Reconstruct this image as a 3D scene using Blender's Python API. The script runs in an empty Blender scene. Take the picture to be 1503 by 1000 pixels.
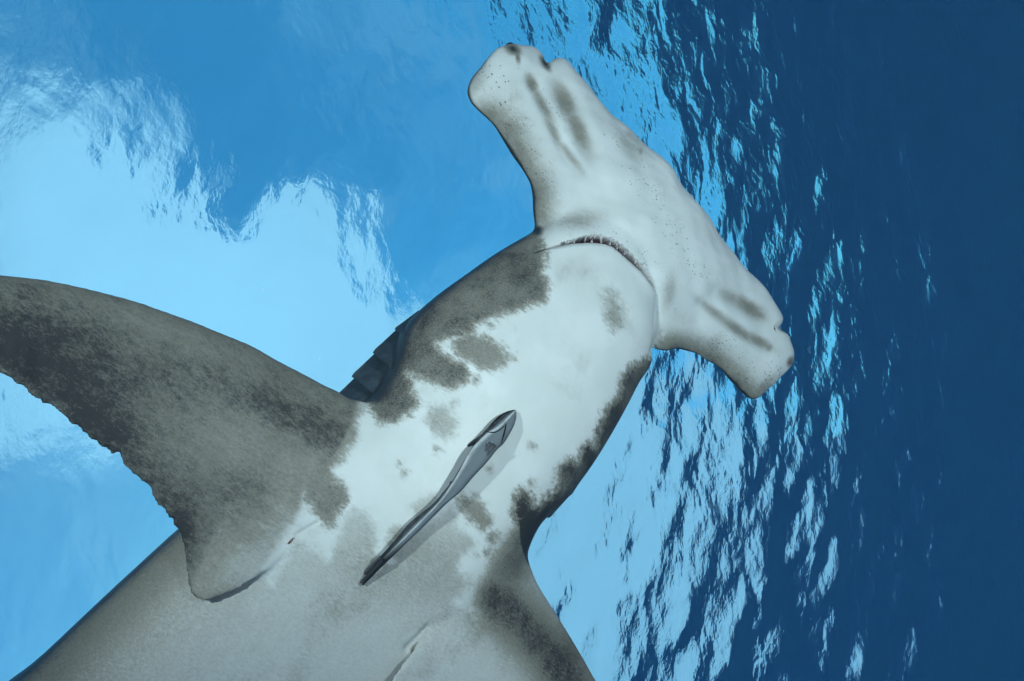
import bpy, bmesh, math, random
import numpy as np
import time
T0 = time.time()
from mathutils import Matrix, Vector

rng = np.random.default_rng(7)
random.seed(7)
sc = bpy.context.scene
COL = sc.collection

# ------------------------------------------------------------------ camera
# measured on the 1503 x 1000 photograph: focal length in pixels, image centre, and where straight up is
F, CX, CY = 800.0, 751.5, 500.0
ZEN = np.array([-390.0, 60.0, F]); ZEN /= np.linalg.norm(ZEN)      # the vertical, in (right, down, forward)
DEPTH = 4.6                                                        # camera below the water surface
xw = np.array([1.0, 0, 0]) - ZEN[0] * ZEN; xw /= np.linalg.norm(xw)
yw = np.cross(ZEN, xw)
M = np.stack([xw, yw, ZEN])                                        # camera axes -> world axes
CAM = np.array([0.0, 0.0, -DEPTH])

def W(p):                                                          # (right, down, forward) from the lens -> world
    return np.asarray(p, float) @ M.T + CAM

def px_of(v):                                                      # world -> photograph pixels
    q = (np.asarray(v) - CAM) @ M
    return np.stack([q[..., 0] / q[..., 2] * F + CX, q[..., 1] / q[..., 2] * F + CY], -1)

cam_d = bpy.data.cameras.new('camera')
cam = bpy.data.objects.new('camera', cam_d); COL.objects.link(cam)
cam_d.sensor_width = 36.0; cam_d.lens = 36.0 * F / 1503.0
cam_d.clip_start = 0.02; cam_d.clip_end = 5000
R3 = np.stack([M[:, 0], -M[:, 1], -M[:, 2]], 1)
cam.matrix_world = Matrix.Translation(CAM.tolist()) @ Matrix(R3.tolist()).to_4x4()
sc.camera = cam

# ------------------------------------------------------------------ node helpers
class NT:
    def __init__(s, tree): s.t = tree; s.n = tree.nodes; s.l = tree.links
    def node(s, kind, **kw):
        n = s.n.new(kind)
        for k, v in kw.items(): setattr(n, k, v)
        return n
    def put(s, sock, v):
        if isinstance(v, bpy.types.NodeSocket): s.l.new(v, sock)
        elif v is not None:
            if sock.type == 'RGBA' and len(v) == 3: v = (*v, 1)
            sock.default_value = v
    def math(s, op, a, b=None, c=None, clamp=False):
        n = s.node('ShaderNodeMath', operation=op); n.use_clamp = clamp
        for i, v in enumerate((a, b, c)):
            if v is not None: s.put(n.inputs[i], v)
        return n.outputs[0]
    def vmath(s, op, a, b=None):
        n = s.node('ShaderNodeVectorMath', operation=op); s.put(n.inputs[0], a)
        if b is not None: s.put(n.inputs[1], b)
        return n.outputs[1] if op in ('LENGTH', 'DOT_PRODUCT') else n.outputs[0]
    def noise(s, vec, scale, detail=4, rough=.55, dist=0.0):
        n = s.node('ShaderNodeTexNoise'); s.put(n.inputs['Vector'], vec)
        n.inputs['Scale'].default_value = scale; n.inputs['Detail'].default_value = detail
        n.inputs['Roughness'].default_value = rough; n.inputs['Distortion'].default_value = dist
        return n.outputs['Fac']
    def step(s, x, lo, hi):
        n = s.node('ShaderNodeMapRange', interpolation_type='SMOOTHSTEP')
        s.put(n.inputs[0], x); s.put(n.inputs[1], lo); s.put(n.inputs[2], hi)
        return n.outputs[0]
    def lerp(s, x, lo, hi, a, b):
        n = s.node('ShaderNodeMapRange'); s.put(n.inputs[0], x)
        for i, v in enumerate((lo, hi, a, b)): s.put(n.inputs[i + 1], v)
        return n.outputs[0]
    def mix(s, fac, a, b, mode='MIX'):
        n = s.node('ShaderNodeMix', data_type='RGBA', blend_type=mode)
        s.put(n.inputs[0], fac); s.put(n.inputs[6], a); s.put(n.inputs[7], b)
        return n.outputs[2]
    def attr(s, name): return s.node('ShaderNodeAttribute', attribute_name=name)

def material(name):
    m = bpy.data.materials.new(name); m.use_nodes = True
    t = NT(m.node_tree); t.n.clear()
    out = t.node('ShaderNodeOutputMaterial')
    return m, t, out

# ------------------------------------------------------------------ world: sky above the sea, open blue water below
SUN_EL, SUN_AZ = math.radians(62.5), math.radians(38)
world = bpy.data.worlds.new('World'); sc.world = world; world.use_nodes = True
t = NT(world.node_tree); t.n.clear()
out = t.node('ShaderNodeOutputWorld')
sky = t.node('ShaderNodeTexSky', sky_type='NISHITA', sun_disc=False)
sky.sun_elevation = SUN_EL; sky.sun_rotation = SUN_AZ; sky.dust_density = 0.6; sky.air_density = 1.0; sky.ozone_density = 0.3
dirv = t.node('ShaderNodeTexCoord').outputs['Generated']
sep = t.node('ShaderNodeSeparateXYZ'); t.put(sep.inputs[0], dirv)
def sky_xy(px, py):                     # horizontal part of the sky direction seen through calm water at that pixel
    d = np.array([px - CX, py - CY, F]); d /= np.linalg.norm(d); d = d @ M.T
    return 1.333 * d[0], 1.333 * d[1]
# clouds: a bank of high cloud, as a few broad puffs, broken up by noise
PUFFS = [((60, 300), .26, 1.0), ((200, 480), .24, 1.0), ((430, 440), .17, 1.0), ((520, 560), .25, 1.0),
         ((760, 620), .25, 1.0), ((960, 700), .25, .76), ((900, 880), .28, .72), ((640, 900), .30, .6), ((60, 560), .2, .7), ((462, 318), .075, .8), ((330, 310), .09, -.7), ((630, 400), .09, -.6)]
wob = t.noise(dirv, 5.0, 5, .55)
acc = None
for (p, r, wgt) in PUFFS:
    x0, y0 = sky_xy(*p)
    dx = t.math('SUBTRACT', sep.outputs[0], x0); dy = t.math('SUBTRACT', sep.outputs[1], y0)
    q = t.math('DIVIDE', t.math('ADD', t.math('MULTIPLY', dx, dx), t.math('MULTIPLY', dy, dy)), r * r)
    g = t.math('MULTIPLY', t.math('POWER', 2.718, t.math('MULTIPLY', q, -1.0)), wgt)
    acc = g if acc is None else t.math('ADD', acc, g)
acc = t.math('ADD', acc, t.math('MULTIPLY', t.math('SUBTRACT', wob, .5), .9))
cloud = t.step(acc, .34, .82)
veil = t.math('ADD', .0, t.math('MULTIPLY', t.step(t.noise(dirv, 3.2, 6, .6, .6), .40, .72), .24))       # thin high cloud over the blue
for (p, r, wgt) in (((60, 760), .34, .28), ((330, 980), .3, .2), ((960, 760), .4, .42)):
    x0, y0 = sky_xy(*p)
    dx = t.math('SUBTRACT', sep.outputs[0], x0); dy = t.math('SUBTRACT', sep.outputs[1], y0)
    q = t.math('DIVIDE', t.math('ADD', t.math('MULTIPLY', dx, dx), t.math('MULTIPLY', dy, dy)), r * r)
    veil = t.math('ADD', veil, t.math('MULTIPLY', t.math('POWER', 2.718, t.math('MULTIPLY', q, -1.0)), wgt), clamp=True)
white = (.94, .89, .872)
skyb = t.mix(veil, t.mix(1.0, sky.outputs[0], (.140, .262, .212), 'MULTIPLY'), white)
x0, y0 = sky_xy(330, 470)                    # the cloud is brightest near the sun
dx = t.math('SUBTRACT', sep.outputs[0], x0); dy = t.math('SUBTRACT', sep.outputs[1], y0)
q = t.math('ADD', t.math('MULTIPLY', dx, dx), t.math('MULTIPLY', dy, dy))
glow = t.math('ADD', t.lerp(t.noise(dirv, 2.2, 5, .55), .3, .7, .96, 1.09), t.math('MULTIPLY', t.math('POWER', 2.718, t.math('MULTIPLY', q, -5.0)), .24))
skyc = t.mix(cloud, skyb, t.mix(1.0, white, t.node('ShaderNodeCombineColor').outputs[0], 'MULTIPLY'))
cc = [n for n in t.n if n.bl_idname == 'ShaderNodeCombineColor'][0]
for i_ in range(3): t.put(cc.inputs[i_], glow)
below = (.0185, .098, .245)
wcol = t.mix(t.step(sep.outputs[2], -.01, .01), below, skyc)
bg = t.node('ShaderNodeBackground'); t.put(bg.inputs[0], wcol); bg.inputs[1].default_value = 1.0
t.l.new(bg.outputs[0], out.inputs[0])

# ------------------------------------------------------------------ the sun (veiled by cloud) and the diver's two strobes
sun_d = bpy.data.lights.new('sun', 'SUN'); sun_d.energy = 1.2; sun_d.angle = math.radians(12); sun_d.color = (1, .96, .9)
sun = bpy.data.objects.new('sun', sun_d); COL.objects.link(sun)
sd = Vector((math.sin(SUN_AZ) * math.cos(SUN_EL), math.cos(SUN_AZ) * math.cos(SUN_EL), math.sin(SUN_EL)))
sun.rotation_euler = sd.to_track_quat('Z', 'Y').to_euler()
def strobe(pos, aim, energy):
    d = bpy.data.lights.new('strobe', 'SPOT'); d.energy = energy; d.spot_size = math.radians(88); d.spot_blend = .7
    d.shadow_soft_size = .035; d.color = (.80, 1, 1.03)
    o = bpy.data.objects.new('strobe', d); COL.objects.link(o)
    a, b = Vector(W(pos)), Vector(W(aim)); o.location = a
    o.rotation_euler = (a - b).to_track_quat('Z', 'Y').to_euler()
strobe((-.62, -.42, -.40), (.16, -.10, 1.15), 48)
strobe((.84, -.35, -.22), (.38, -.14, 1.2), 62)

vs = sc.view_settings
vs.view_transform = 'Standard'; vs.look = 'None'; vs.exposure = 0.0; vs.gamma = 1.0; vs.use_curve_mapping = False
sc.render.engine = 'CYCLES'
cy = sc.cycles
cy.use_denoising = True; cy.use_adaptive_sampling = True; cy.adaptive_threshold = .03; cy.max_bounces = 6; cy.transmission_bounces = 4; cy.glossy_bounces = 3; cy.diffuse_bounces = 2
cy.caustics_refractive = True; cy.caustics_reflective = False; cy.sample_clamp_indirect = 1.6; cy.blur_glossy = 0.5

# ------------------------------------------------------------------ mesh helpers
def add_mesh(name, verts, faces, mat=None, parent=None, smooth=True):
    me = bpy.data.meshes.new(name)
    me.from_pydata([tuple(map(float, v)) for v in verts], [], [tuple(map(int, f)) for f in faces]); me.update()
    return link(name, me, mat, parent, smooth)
def link(name, me, mat=None, parent=None, smooth=True):
    o = bpy.data.objects.new(name, me); COL.objects.link(o)
    if mat: me.materials.append(mat)
    if parent: o.parent = parent
    if smooth: me.shade_smooth()
    return o
def quad_mesh(name, V, Q, mat=None):
    me = bpy.data.meshes.new(name)
    V = np.ascontiguousarray(V, np.float32); Q = np.ascontiguousarray(Q, np.int32)
    me.vertices.add(len(V)); me.vertices.foreach_set('co', V.ravel())
    me.loops.add(Q.size); me.loops.foreach_set('vertex_index', Q.ravel())
    me.polygons.add(len(Q)); me.polygons.foreach_set('loop_start', np.arange(0, Q.size, 4, dtype=np.int32))
    me.update(calc_edges=True); me.shade_smooth()
    return me
def grid_faces(nu, nv, wrap_v=False):
    i, j = np.meshgrid(np.arange(nu - 1), np.arange(nv if wrap_v else nv - 1), indexing='ij')
    j2 = (j + 1) % nv
    return np.stack([i * nv + j, i * nv + j2, (i + 1) * nv + j2, (i + 1) * nv + j], -1).reshape(-1, 4)
def resample(P, n):
    P = np.asarray(P, float); u = np.linspace(0, len(P) - 1, n)          # Catmull-Rom through paired stations
    i = np.clip(u.astype(int), 0, len(P) - 2); f = (u - i)[:, None]
    g = lambda k: P[np.clip(k, 0, len(P) - 1)]
    p0, p1, p2, p3 = g(i - 1), g(i), g(i + 1), g(i + 2)
    return .5 * (2 * p1 + (p2 - p0) * f + (2 * p0 - 5 * p1 + 4 * p2 - p3) * f**2 + (3 * p1 - p0 - 3 * p2 + p3) * f**3)
def sstep(x, a, b):
    u = np.clip((x - a) / (b - a), 0, 1); return u * u * (3 - 2 * u)

# ------------------------------------------------------------------ water surface
def build_water():
    n = 860; k = 5.6; L = 420.0
    u = np.linspace(-1, 1, n)
    gx = 4.2 + L * np.sinh(k * u) / math.sinh(k); gy = L * np.sinh(k * u) / math.sinh(k)
    X, Y = np.meshgrid(gx, gy, indexing='ij')
    sp = L * k / math.sinh(k) * 2 / (n - 1)
    spac = sp * np.maximum(np.cosh(k * u)[:, None] + 0 * Y, np.cosh(k * u)[None, :] + 0 * X)
    Z = np.zeros_like(X)
    r = np.random.default_rng(21)
    NW = 110
    lam = np.exp(np.linspace(math.log(.24), math.log(7.0), NW))
    wind = math.radians(33)
    for i in range(NW):
        l = lam[i] * r.uniform(.95, 1.05); kk = 2 * math.pi / l
        a = wind + r.normal(0, .55); ph = r.uniform(0, 6.283)
        slope = .0225 * (1.0 if l < .8 else (.8 / l) ** .75) * r.uniform(.5, 1.4)
        fade = sstep(l / spac, 3.5, 7.0)
        Z += fade * slope / kk * np.sin(kk * (X * math.cos(a) + Y * math.sin(a)) + ph)
    V = np.stack([X, Y, Z], -1).reshape(-1, 3)
    me = quad_mesh('water_surface', V, grid_faces(n, n)[:, ::-1])
    m, t, out = material('sea_water')
    pos = t.node('ShaderNodeNewGeometry').outputs['Position']
    b = t.node('ShaderNodeBump'); b.inputs['Strength'].default_value = 1.0; b.inputs['Distance'].default_value = 1.0
    mp = t.node('ShaderNodeMapping'); t.put(mp.inputs[0], pos); mp.inputs['Rotation'].default_value = (0, 0, -wind); mp.inputs['Scale'].default_value = (1.0, .58, 1.0)
    hgt = t.math('ADD', t.math('MULTIPLY', t.noise(mp.outputs[0], 3.2, 2, .5, .4), .040), t.math('ADD', t.math('MULTIPLY', t.noise(mp.outputs[0], 8.0, 3, .55, .3), .0125), t.math('MULTIPLY', t.noise(mp.outputs[0], 42.0, 2, .5), .0022)))
    t.put(b.inputs['Height'], hgt)
    refr = t.node('ShaderNodeBsdfRefraction'); refr.inputs['IOR'].default_value = 1.333; refr.inputs['Roughness'].default_value = 0
    t.put(refr.inputs['Color'], (.24, .66, .985))
    glo = t.node('ShaderNodeBsdfGlossy'); glo.inputs['Roughness'].default_value = 0; t.put(glo.inputs['Color'], (1, 1, 1))
    fr = t.node('ShaderNodeFresnel'); fr.inputs['IOR'].default_value = 1.333
    for nn in (refr, glo, fr): t.l.new(b.outputs[0], nn.inputs['Normal'])
    ms = t.node('ShaderNodeMixShader'); t.l.new(fr.outputs[0], ms.inputs[0]); t.l.new(refr.outputs[0], ms.inputs[1]); t.l.new(glo.outputs[0], ms.inputs[2])
    t.l.new(ms.outputs[0], out.inputs[0])
    o = link('water_surface', me, m)
    o['kind'] = 'structure'; o['label'] = 'rippled blue sea surface seen from underneath'
build_water()

# ------------------------------------------------------------------ the water itself: a faint blue scatter between the lens and everything
def build_haze():
    L, z0, z1 = 430.0, -60.0, 1.2
    v = [(x, y, z) for z in (z0, z1) for x, y in ((-L, -L), (L, -L), (L, L), (-L, L))]
    m, t, out = material('sea_haze')
    pv = t.node('ShaderNodeVolumePrincipled'); t.put(pv.inputs['Color'], (.34, .68, .97)); pv.inputs['Density'].default_value = .022; pv.inputs['Anisotropy'].default_value = .3
    pv.inputs['Density Attribute'].default_value = ''; pv.inputs['Temperature Attribute'].default_value = ''; m.cycles.homogeneous_volume = True
    t.l.new(pv.outputs[0], out.inputs['Volume'])
    o = add_mesh('haze', v, [(0, 3, 2, 1), (4, 5, 6, 7), (0, 1, 5, 4), (1, 2, 6, 5), (2, 3, 7, 6), (3, 0, 4, 7)], m, None, False)
    o['kind'] = 'stuff'; o['label'] = 'faint blue haze of the open sea water'
build_haze()
cy.volume_bounces = 1

# ------------------------------------------------------------------ the shark's frame: its lateral plane, belly towards the lens
VOX = 0.0030
PB, PC, PD = -.47, .20, .92                                # tilt of the lateral plane, distance to the chest
X0, Y0 = (650 - CX) / F, (690 - CY) / F
NRM = np.array([PB, PC, 1 - PB * X0 - PC * Y0]); NL = np.linalg.norm(NRM); NRM /= NL       # points to the back (away)
D0 = PD / NL                                               # plane: NRM . p = D0
def UP(p, h=0.0):                                          # photograph pixel -> point h metres below (ventral of) the plane
    p = np.asarray(p, float); r = np.stack([(p[..., 0] - CX) / F, (p[..., 1] - CY) / F, np.ones(p.shape[:-1])], -1)
    z = (D0 - np.asarray(h)) / (r @ NRM)
    return r * z[..., None]
def PX(q): return np.stack([q[..., 0] / q[..., 2] * F + CX, q[..., 1] / q[..., 2] * F + CY], -1)
ORG = UP((650., 690.))
AX = UP((885., 365.)) - ORG; AX /= np.linalg.norm(AX)
LAT = np.cross(NRM, AX)
def ST(s, tt, h):                                          # along the axis, sideways, ventral height -> lens frame
    s, tt, h = np.broadcast_arrays(*(np.asarray(v, float) for v in (s, tt, h)))
    return ORG + s[..., None] * AX + tt[..., None] * LAT - h[..., None] * NRM
def ST_of(q):
    d = q - ORG; return d @ AX, d @ LAT, -(d @ NRM)

parts_V, parts_Q = [], []
def part(V, nu, nv, cap=True):
    """closed tube of nu rings with nv points each"""
    base = sum(len(v) for v in parts_V)
    V = V.reshape(nu, nv, 3)
    Q = grid_faces(nu, nv, True)
    c0, c1 = V[0].mean(0), V[-1].mean(0)
    allv = np.concatenate([V.reshape(-1, 3), c0[None], c1[None]])
    k = nu * nv
    j = np.arange(nv); j2 = (j + 1) % nv
    e0 = np.stack([np.full(nv, k), j2, j, j], 1); e1 = np.stack([np.full(nv, k + 1), (nu - 1) * nv + j, (nu - 1) * nv + j2, (nu - 1) * nv + j2], 1)
    parts_V.append(allv); parts_Q.append((Q + base, np.concatenate([e0, e1])[:, :3] + base))

# trunk: stations along the axis; the sides are fitted to the outline of the body in the photograph
EDGE_L = [(795, 300), (782, 320), (756, 352), (700, 397), (634, 441), (600, 466), (585, 492), (573, 512), (566, 532), (560, 551), (549, 574),
          (520, 604), (470, 640), (400, 682), (330, 723), (251, 781), (175, 856), (100, 927), (20, 1000), (-70, 1085), (-250, 1255)]
EDGE_R = [(985, 480), (972, 505), (961, 523), (951, 538), (927, 584), (898, 638), (866, 688), (837, 728), (805, 760), (783, 782), (768, 800), (750, 835), (735, 880)]
S_ST = np.array([.86, .80, .70, .60, .52, .45, .38, .30, .22, .15, .08, .02, -.06, -.15, -.25, -.36, -.48, -.62, -.78, -.95, -1.12])
W_ST = np.array([.02, .06, .10, .13, .15, .17, .175, .178, .18, .182, .185, .19, .20, .215, .23, .245, .255, .265, .27, .268, .26])
HV   = np.array([.02, .035, .05, .062, .074, .085, .095, .102, .108, .112, .115, .116, .117, .118, .119, .12, .122, .125, .13, .13, .13])
HD   = np.array([.02, .04, .07, .095, .115, .14, .165, .19, .21, .225, .235, .24, .25, .26, .27, .28, .285, .285, .28, .27, .26])
TC   = np.full_like(S_ST, .02); TL = TC - W_ST; TR = TC + W_ST
NV = 64
th = np.linspace(0, 2 * np.pi, NV, endpoint=False)
def ring(s, tl, tr, hv, hd, e=2.35):
    c, w = (tl + tr) / 2, (tr - tl) / 2
    ct, sn = np.cos(th), np.sin(th)
    x = np.sign(ct) * np.abs(ct) ** (2 / e); y = np.abs(sn) ** (2 / e)
    return ST(s, c + w * x, np.where(sn > 0, hv * y, -hd * y))
def dist_poly(pts, line, closed=False):
    """distance and signed side of points to a polyline (photograph pixels)"""
    line = np.asarray(line, float)
    a, b = line[:-1], line[1:]
    best = np.full(len(pts), 1e9); side = np.zeros(len(pts))
    for p, q in zip(a, b):
        d = q - p; u = np.clip(((pts - p) @ d) / (d @ d), 0, 1)
        r = pts - p - u[:, None] * d; m = np.hypot(r[:, 0], r[:, 1])
        cr = d[0] * (pts[:, 1] - p[1]) - d[1] * (pts[:, 0] - p[0])
        k = m < best; best[k] = m[k]; side[k] = np.sign(cr[k])
    return best, side
axpx = np.array([.586, -.81])
perp = np.array([.81, .586])
for it in range(8):
    for i, s in enumerate(S_ST):
        R = ring(s, TL[i], TR[i], HV[i], HD[i]); P = PX(R); pr = P @ perp
        l, r = P[pr.argmin()], P[pr.argmax()]
        if .40 > s > -1.0:
            d, sd_ = dist_poly(l[None], EDGE_L); TL[i] += .8 * (d[0] * sd_[0]) * R[:, 2].mean() / F
        if .50 > s > .0:
            d, sd_ = dist_poly(r[None], EDGE_R); TR[i] += .8 * (d[0] * sd_[0]) * R[:, 2].mean() / F
    k = S_ST < -.05
    cl = np.interp(S_ST[~k][-1], S_ST[::-1], ((TL + TR) / 2)[::-1])
    TR[k] = 2 * np.interp(S_ST[k], [-1.2, -.05], [cl + .03, cl]) - TL[k]
    TL[S_ST <= -1.0] = TL[S_ST > -1.0][-1]; TR[S_ST <= -1.0] = TR[S_ST > -1.0][-1]
print('trunk', [(round(float(a), 2), round(float(b), 3), round(float(c), 3)) for a, b, c in zip(S_ST, TL, TR)])
n2 = 120
uu = np.linspace(0, len(S_ST) - 1, n2)
tab = resample(np.stack([S_ST, TL, TR, HV, HD], 1), n2)
part(np.stack([ring(*row) for row in tab]), n2, NV)

# hammer: paired points on the front and rear edge, tip to tip, with ventral and dorsal half thickness
HAM = [((717, 89), (714, 92), .012), ((736, 72), (696, 110), .026), ((748, 67), (688, 129), .034), ((764, 68), (690, 147), .038), ((780, 72), (699, 160), .040),
       ((793, 81), (712, 173), .040), ((800, 87), (724, 185), .040), ((812, 90), (734, 197), .041), ((826, 92), (744, 210), .041), ((842, 108), (756, 228), .041),
       ((862, 128), (768, 250), .042), ((880, 152), (778, 272), .044), ((898, 174), (783, 295), .047), ((922, 194), (782, 318), .052), ((948, 220), (800, 400), .060),
       ((974, 246), (850, 440), .066), ((990, 271), (890, 470), .068), ((1010, 290), (930, 500), .064), ((1030, 314), (962, 515), .056), ((1050, 342), (975, 518), .050),
       ((1068, 367), (990, 513.7), .046), ((1082, 388), (1005, 516), .044), ((1098, 404), (1022, 522), .042), ((1114, 420), (1038, 532), .041), ((1128, 441), (1056, 541), .041),
       ((1138, 455), (1072, 555), .040), ((1144, 468), (1081, 564), .040), ((1146, 480), (1088, 573), .040), ((1149, 490), (1095, 580), .039), ((1152, 500), (1100, 585), .037),
       ((1155, 513), (1108, 586), .033), ((1152, 531), (1120, 578), .026), ((1142, 550), (1132, 562), .012)]
def foil(lead, trail, hl, ht, thick, edge_t, nv=40, peak=.34, n=240, fair=1.0):
    """lens of paired edge points: lead/trail in pixels, hl/ht their ventral height"""
    st = resample(np.concatenate([np.asarray(lead, float), np.asarray(trail, float), np.asarray(hl, float)[:, None], np.asarray(ht, float)[:, None], np.asarray(thick, float)[:, None]], 1), n)
    A = UP(st[:, 0:2], st[:, 4]); B = UP(st[:, 2:4], st[:, 5])
    half = nv // 2
    v = (1 - np.cos(np.linspace(0, np.pi, half + 1))) / 2
    prof = np.where(v < peak, np.sqrt(np.clip(1 - ((peak - v) / peak) ** 2, 0, 1)), np.cos((v - peak) / (1 - peak) * np.pi / 2) ** fair)
    vv = np.concatenate([v, v[-2:0:-1]]); sg = np.concatenate([np.ones(half + 1), -np.ones(half - 1)])
    pp = np.concatenate([prof, prof[-2:0:-1]])
    tk = st[:, 6:7] * pp[None] + edge_t * np.minimum(1, 8 * np.minimum(vv, 1.0001 - vv + .06))[None]
    V = A[:, None] * (1 - vv)[None, :, None] + B[:, None] * vv[None, :, None] - (sg * tk)[..., None] * NRM
    part(V, n, len(vv))
hl = [h[0] for h in HAM]; hr = [h[1] for h in HAM]; ht = np.array([h[2] for h in HAM])
k = np.zeros(len(HAM))
foil(hl, hr, k + .004, k + .004, ht * .95, .004, peak=.38, fair=.75)

# pectoral fins
_tr = np.concatenate([ring(*row)[:NV // 2 + 1] for row in tab]); _tp = PX(_tr); _th = ST_of(_tr)[2]
def trunk_h(p):
    d = ((_tp - np.asarray(p)) ** 2).sum(1); i = d.argmin()
    return _th[i] if d[i] < 500 else -1
def ragged(P, amp, seed, lo, hi, n=240):
    return P
LEAD = [(575, 610), (535, 588), (515, 583), (495, 574), (475, 565), (455, 554), (440, 546), (428, 540), (415, 533), (400, 525), (385, 516), (364, 505), (340, 495), (315, 485),
        (286, 473), (270, 467), (250, 460), (208, 445), (170, 434), (130, 424), (95, 416), (62, 410), (30, 406), (0, 403), (-60, 399), (-130, 402), (-190, 412), (-230, 428)]
TRAIL = [(475, 765), (431, 792), (411, 819), (374, 850), (338, 871), (302, 884), (281, 876), (273, 858), (269, 822), (263, 790), (248, 767), (226, 738), (217, 718), (197, 700),
         (178, 684), (164, 671), (150, 661), (130, 645), (104, 624), (78, 601), (49, 588), (31, 572), (0, 551), (-35, 530), (-85, 508), (-150, 485), (-200, 468), (-232, 446)]
def fin(lead, trail, hroot_l, h_t, drop, seed, thick0, notch=None):
    m = len(lead); n = 420
    hroot_t = np.interp(np.linspace(0, m - 1, n), np.arange(len(h_t)), h_t); print('fin', np.round(h_t, 3))
    hroot_t = np.convolve(np.pad(hroot_t, 10, mode='edge'), np.ones(21) / 21, 'valid')
    lead = resample(np.asarray(lead, float), n); trail = resample(np.asarray(trail, float), n)
    u = np.linspace(0, 1, n); r = np.random.default_rng(seed)
    # nicks along the trailing edge
    q = UP(trail); arc = np.concatenate([[0], np.cumsum(np.linalg.norm(np.diff(q, axis=0), axis=1))])
    saw = np.zeros(n); pos = 0.0
    while pos < arc[-1]:
        w = r.uniform(.008, .022); a = r.uniform(.3, 1.0) * .0065
        kk = (arc >= pos) & (arc < pos + w); saw[kk] = a * (1 - (arc[kk] - pos) / w); pos += w
    if notch is not None:
        i0 = np.linalg.norm(trail - np.array(notch), axis=1).argmin(); kk = (arc < arc[i0]) & (arc > arc[i0] - .02); saw[kk] = .017 * (1 - (arc[i0] - arc[kk]) / .02)
    d = lead - trail; d /= np.linalg.norm(d, axis=1)[:, None]
    free = sstep(u, .20, .27)
    trail = trail + d * (saw * free * F / .8)[:, None]
    out_ = sstep(u, .05, 1.0)
    hl_ = hroot_l + drop * out_; ht_ = hroot_t + drop * out_
    tk = np.interp(u, [0, .1, .35, .7, 1], [thick0, thick0, thick0 * .72, thick0 * .42, .004])
    foil(lead, trail, hl_, ht_, tk, .0032, nv=44, peak=.28, n=n, fair=1.5)
fin(LEAD, TRAIL, .030, [trunk_h(p) + o_ for p, o_ in zip(TRAIL[:8], [-.03, -.006, .003, .007, .009, .010, .010, .010])] + (np.linspace(1, 0, 9)[1:] * (trunk_h(TRAIL[7]) - .060) + .07).tolist(), .07, 3, .026, (164, 671))
LEAD_R = [(735, 775), (768, 806), (785, 850), (800, 876), (816, 901), (838, 936), (857, 968), (875, 1000), (912, 1065), (955, 1145), (1000, 1240), (1035, 1330), (1060, 1420), (1066, 1450)]
TRAIL_R = [(655, 885), (625, 925), (603, 957), (578, 990), (556, 1030), (545, 1070), (560, 1100), (590, 1120), (650, 1160), (735, 1225), (840, 1310), (940, 1390), (1040, 1450), (1060, 1458)]
fin(LEAD_R, TRAIL_R, .030, [max(trunk_h(p), .06) + o_ for p, o_ in zip(TRAIL_R, [-.03, -.004, .008, .014, .018, .02, .02])] + [.10, .09], .05, 5, .026)

def build_body():
    base = np.concatenate(parts_V)
    quads = np.concatenate([a for a, b in parts_Q]); tris = np.concatenate([b for a, b in parts_Q])
    me = bpy.data.meshes.new('body_blank')
    me.from_pydata(W(base).tolist(), [], quads.tolist() + tris.tolist()); me.update()
    bm = bmesh.new(); bm.from_mesh(me); bmesh.ops.remove_doubles(bm, verts=bm.verts, dist=1e-6); bmesh.ops.recalc_face_normals(bm, faces=bm.faces); bm.to_mesh(me); bm.free()
    o = bpy.data.objects.new('body_blank', me); COL.objects.link(o)
    md = o.modifiers.new('r', 'REMESH'); md.mode = 'VOXEL'; md.voxel_size = VOX; md.adaptivity = 0
    dg = bpy.context.evaluated_depsgraph_get(); dg.update()
    ev = o.evaluated_get(dg).to_mesh()
    nv, npoly = len(ev.vertices), len(ev.polygons)
    V = np.empty(nv * 3, np.float32); ev.vertices.foreach_get('co', V); V = V.reshape(-1, 3).astype(float)
    E = np.empty(len(ev.edges) * 2, np.int32); ev.edges.foreach_get('vertices', E); E = E.reshape(-1, 2)
    Q = np.empty(len(ev.loops), np.int32); ev.loops.foreach_get('vertex_index', Q)
    assert len(Q) == npoly * 4, (len(Q), npoly)
    Q = Q.reshape(-1, 4)
    bpy.data.objects.remove(o); bpy.data.meshes.remove(me)
    return V, E, Q
V, E, Q = build_body()
print('remeshed', len(V), time.time() - T0)
deg = np.bincount(E.ravel(), minlength=len(V)).astype(float)
def lap(V, w):
    S = np.stack([np.bincount(E[:, 0], V[E[:, 1], c], len(V)) + np.bincount(E[:, 1], V[E[:, 0], c], len(V)) for c in range(3)], 1)
    return V + w[:, None] * (S / deg[:, None] - V)
def vnormals(V):
    a, b, c, d = (V[Q[:, i]] for i in range(4))
    fn = np.cross(c - a, d - b)
    N = np.stack([sum(np.bincount(Q[:, i], fn[:, c_], len(V)) for i in range(4)) for c_ in range(3)], 1)
    return N / (np.linalg.norm(N, axis=1)[:, None] + 1e-12)
P = px_of(V)
NECK = [(782, 318), (790, 360), (830, 430), (890, 500), (958, 527)]
ROOT_L = [(535, 588), (500, 690), (440, 780)]
ROOT_R = [(768, 806), (700, 850), (630, 918)]
blend = np.zeros(len(V))
for ln, rad in ((NECK, 75), (ROOT_L, 48), (ROOT_R, 48)):
    d, _ = dist_poly(P, ln); blend = np.maximum(blend, 1 - sstep(d, rad * .35, rad))
for it in range(4): V = lap(V, np.full(len(V), .35))
for it in range(60): V = lap(V, .5 * blend)
P = px_of(V)
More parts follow.
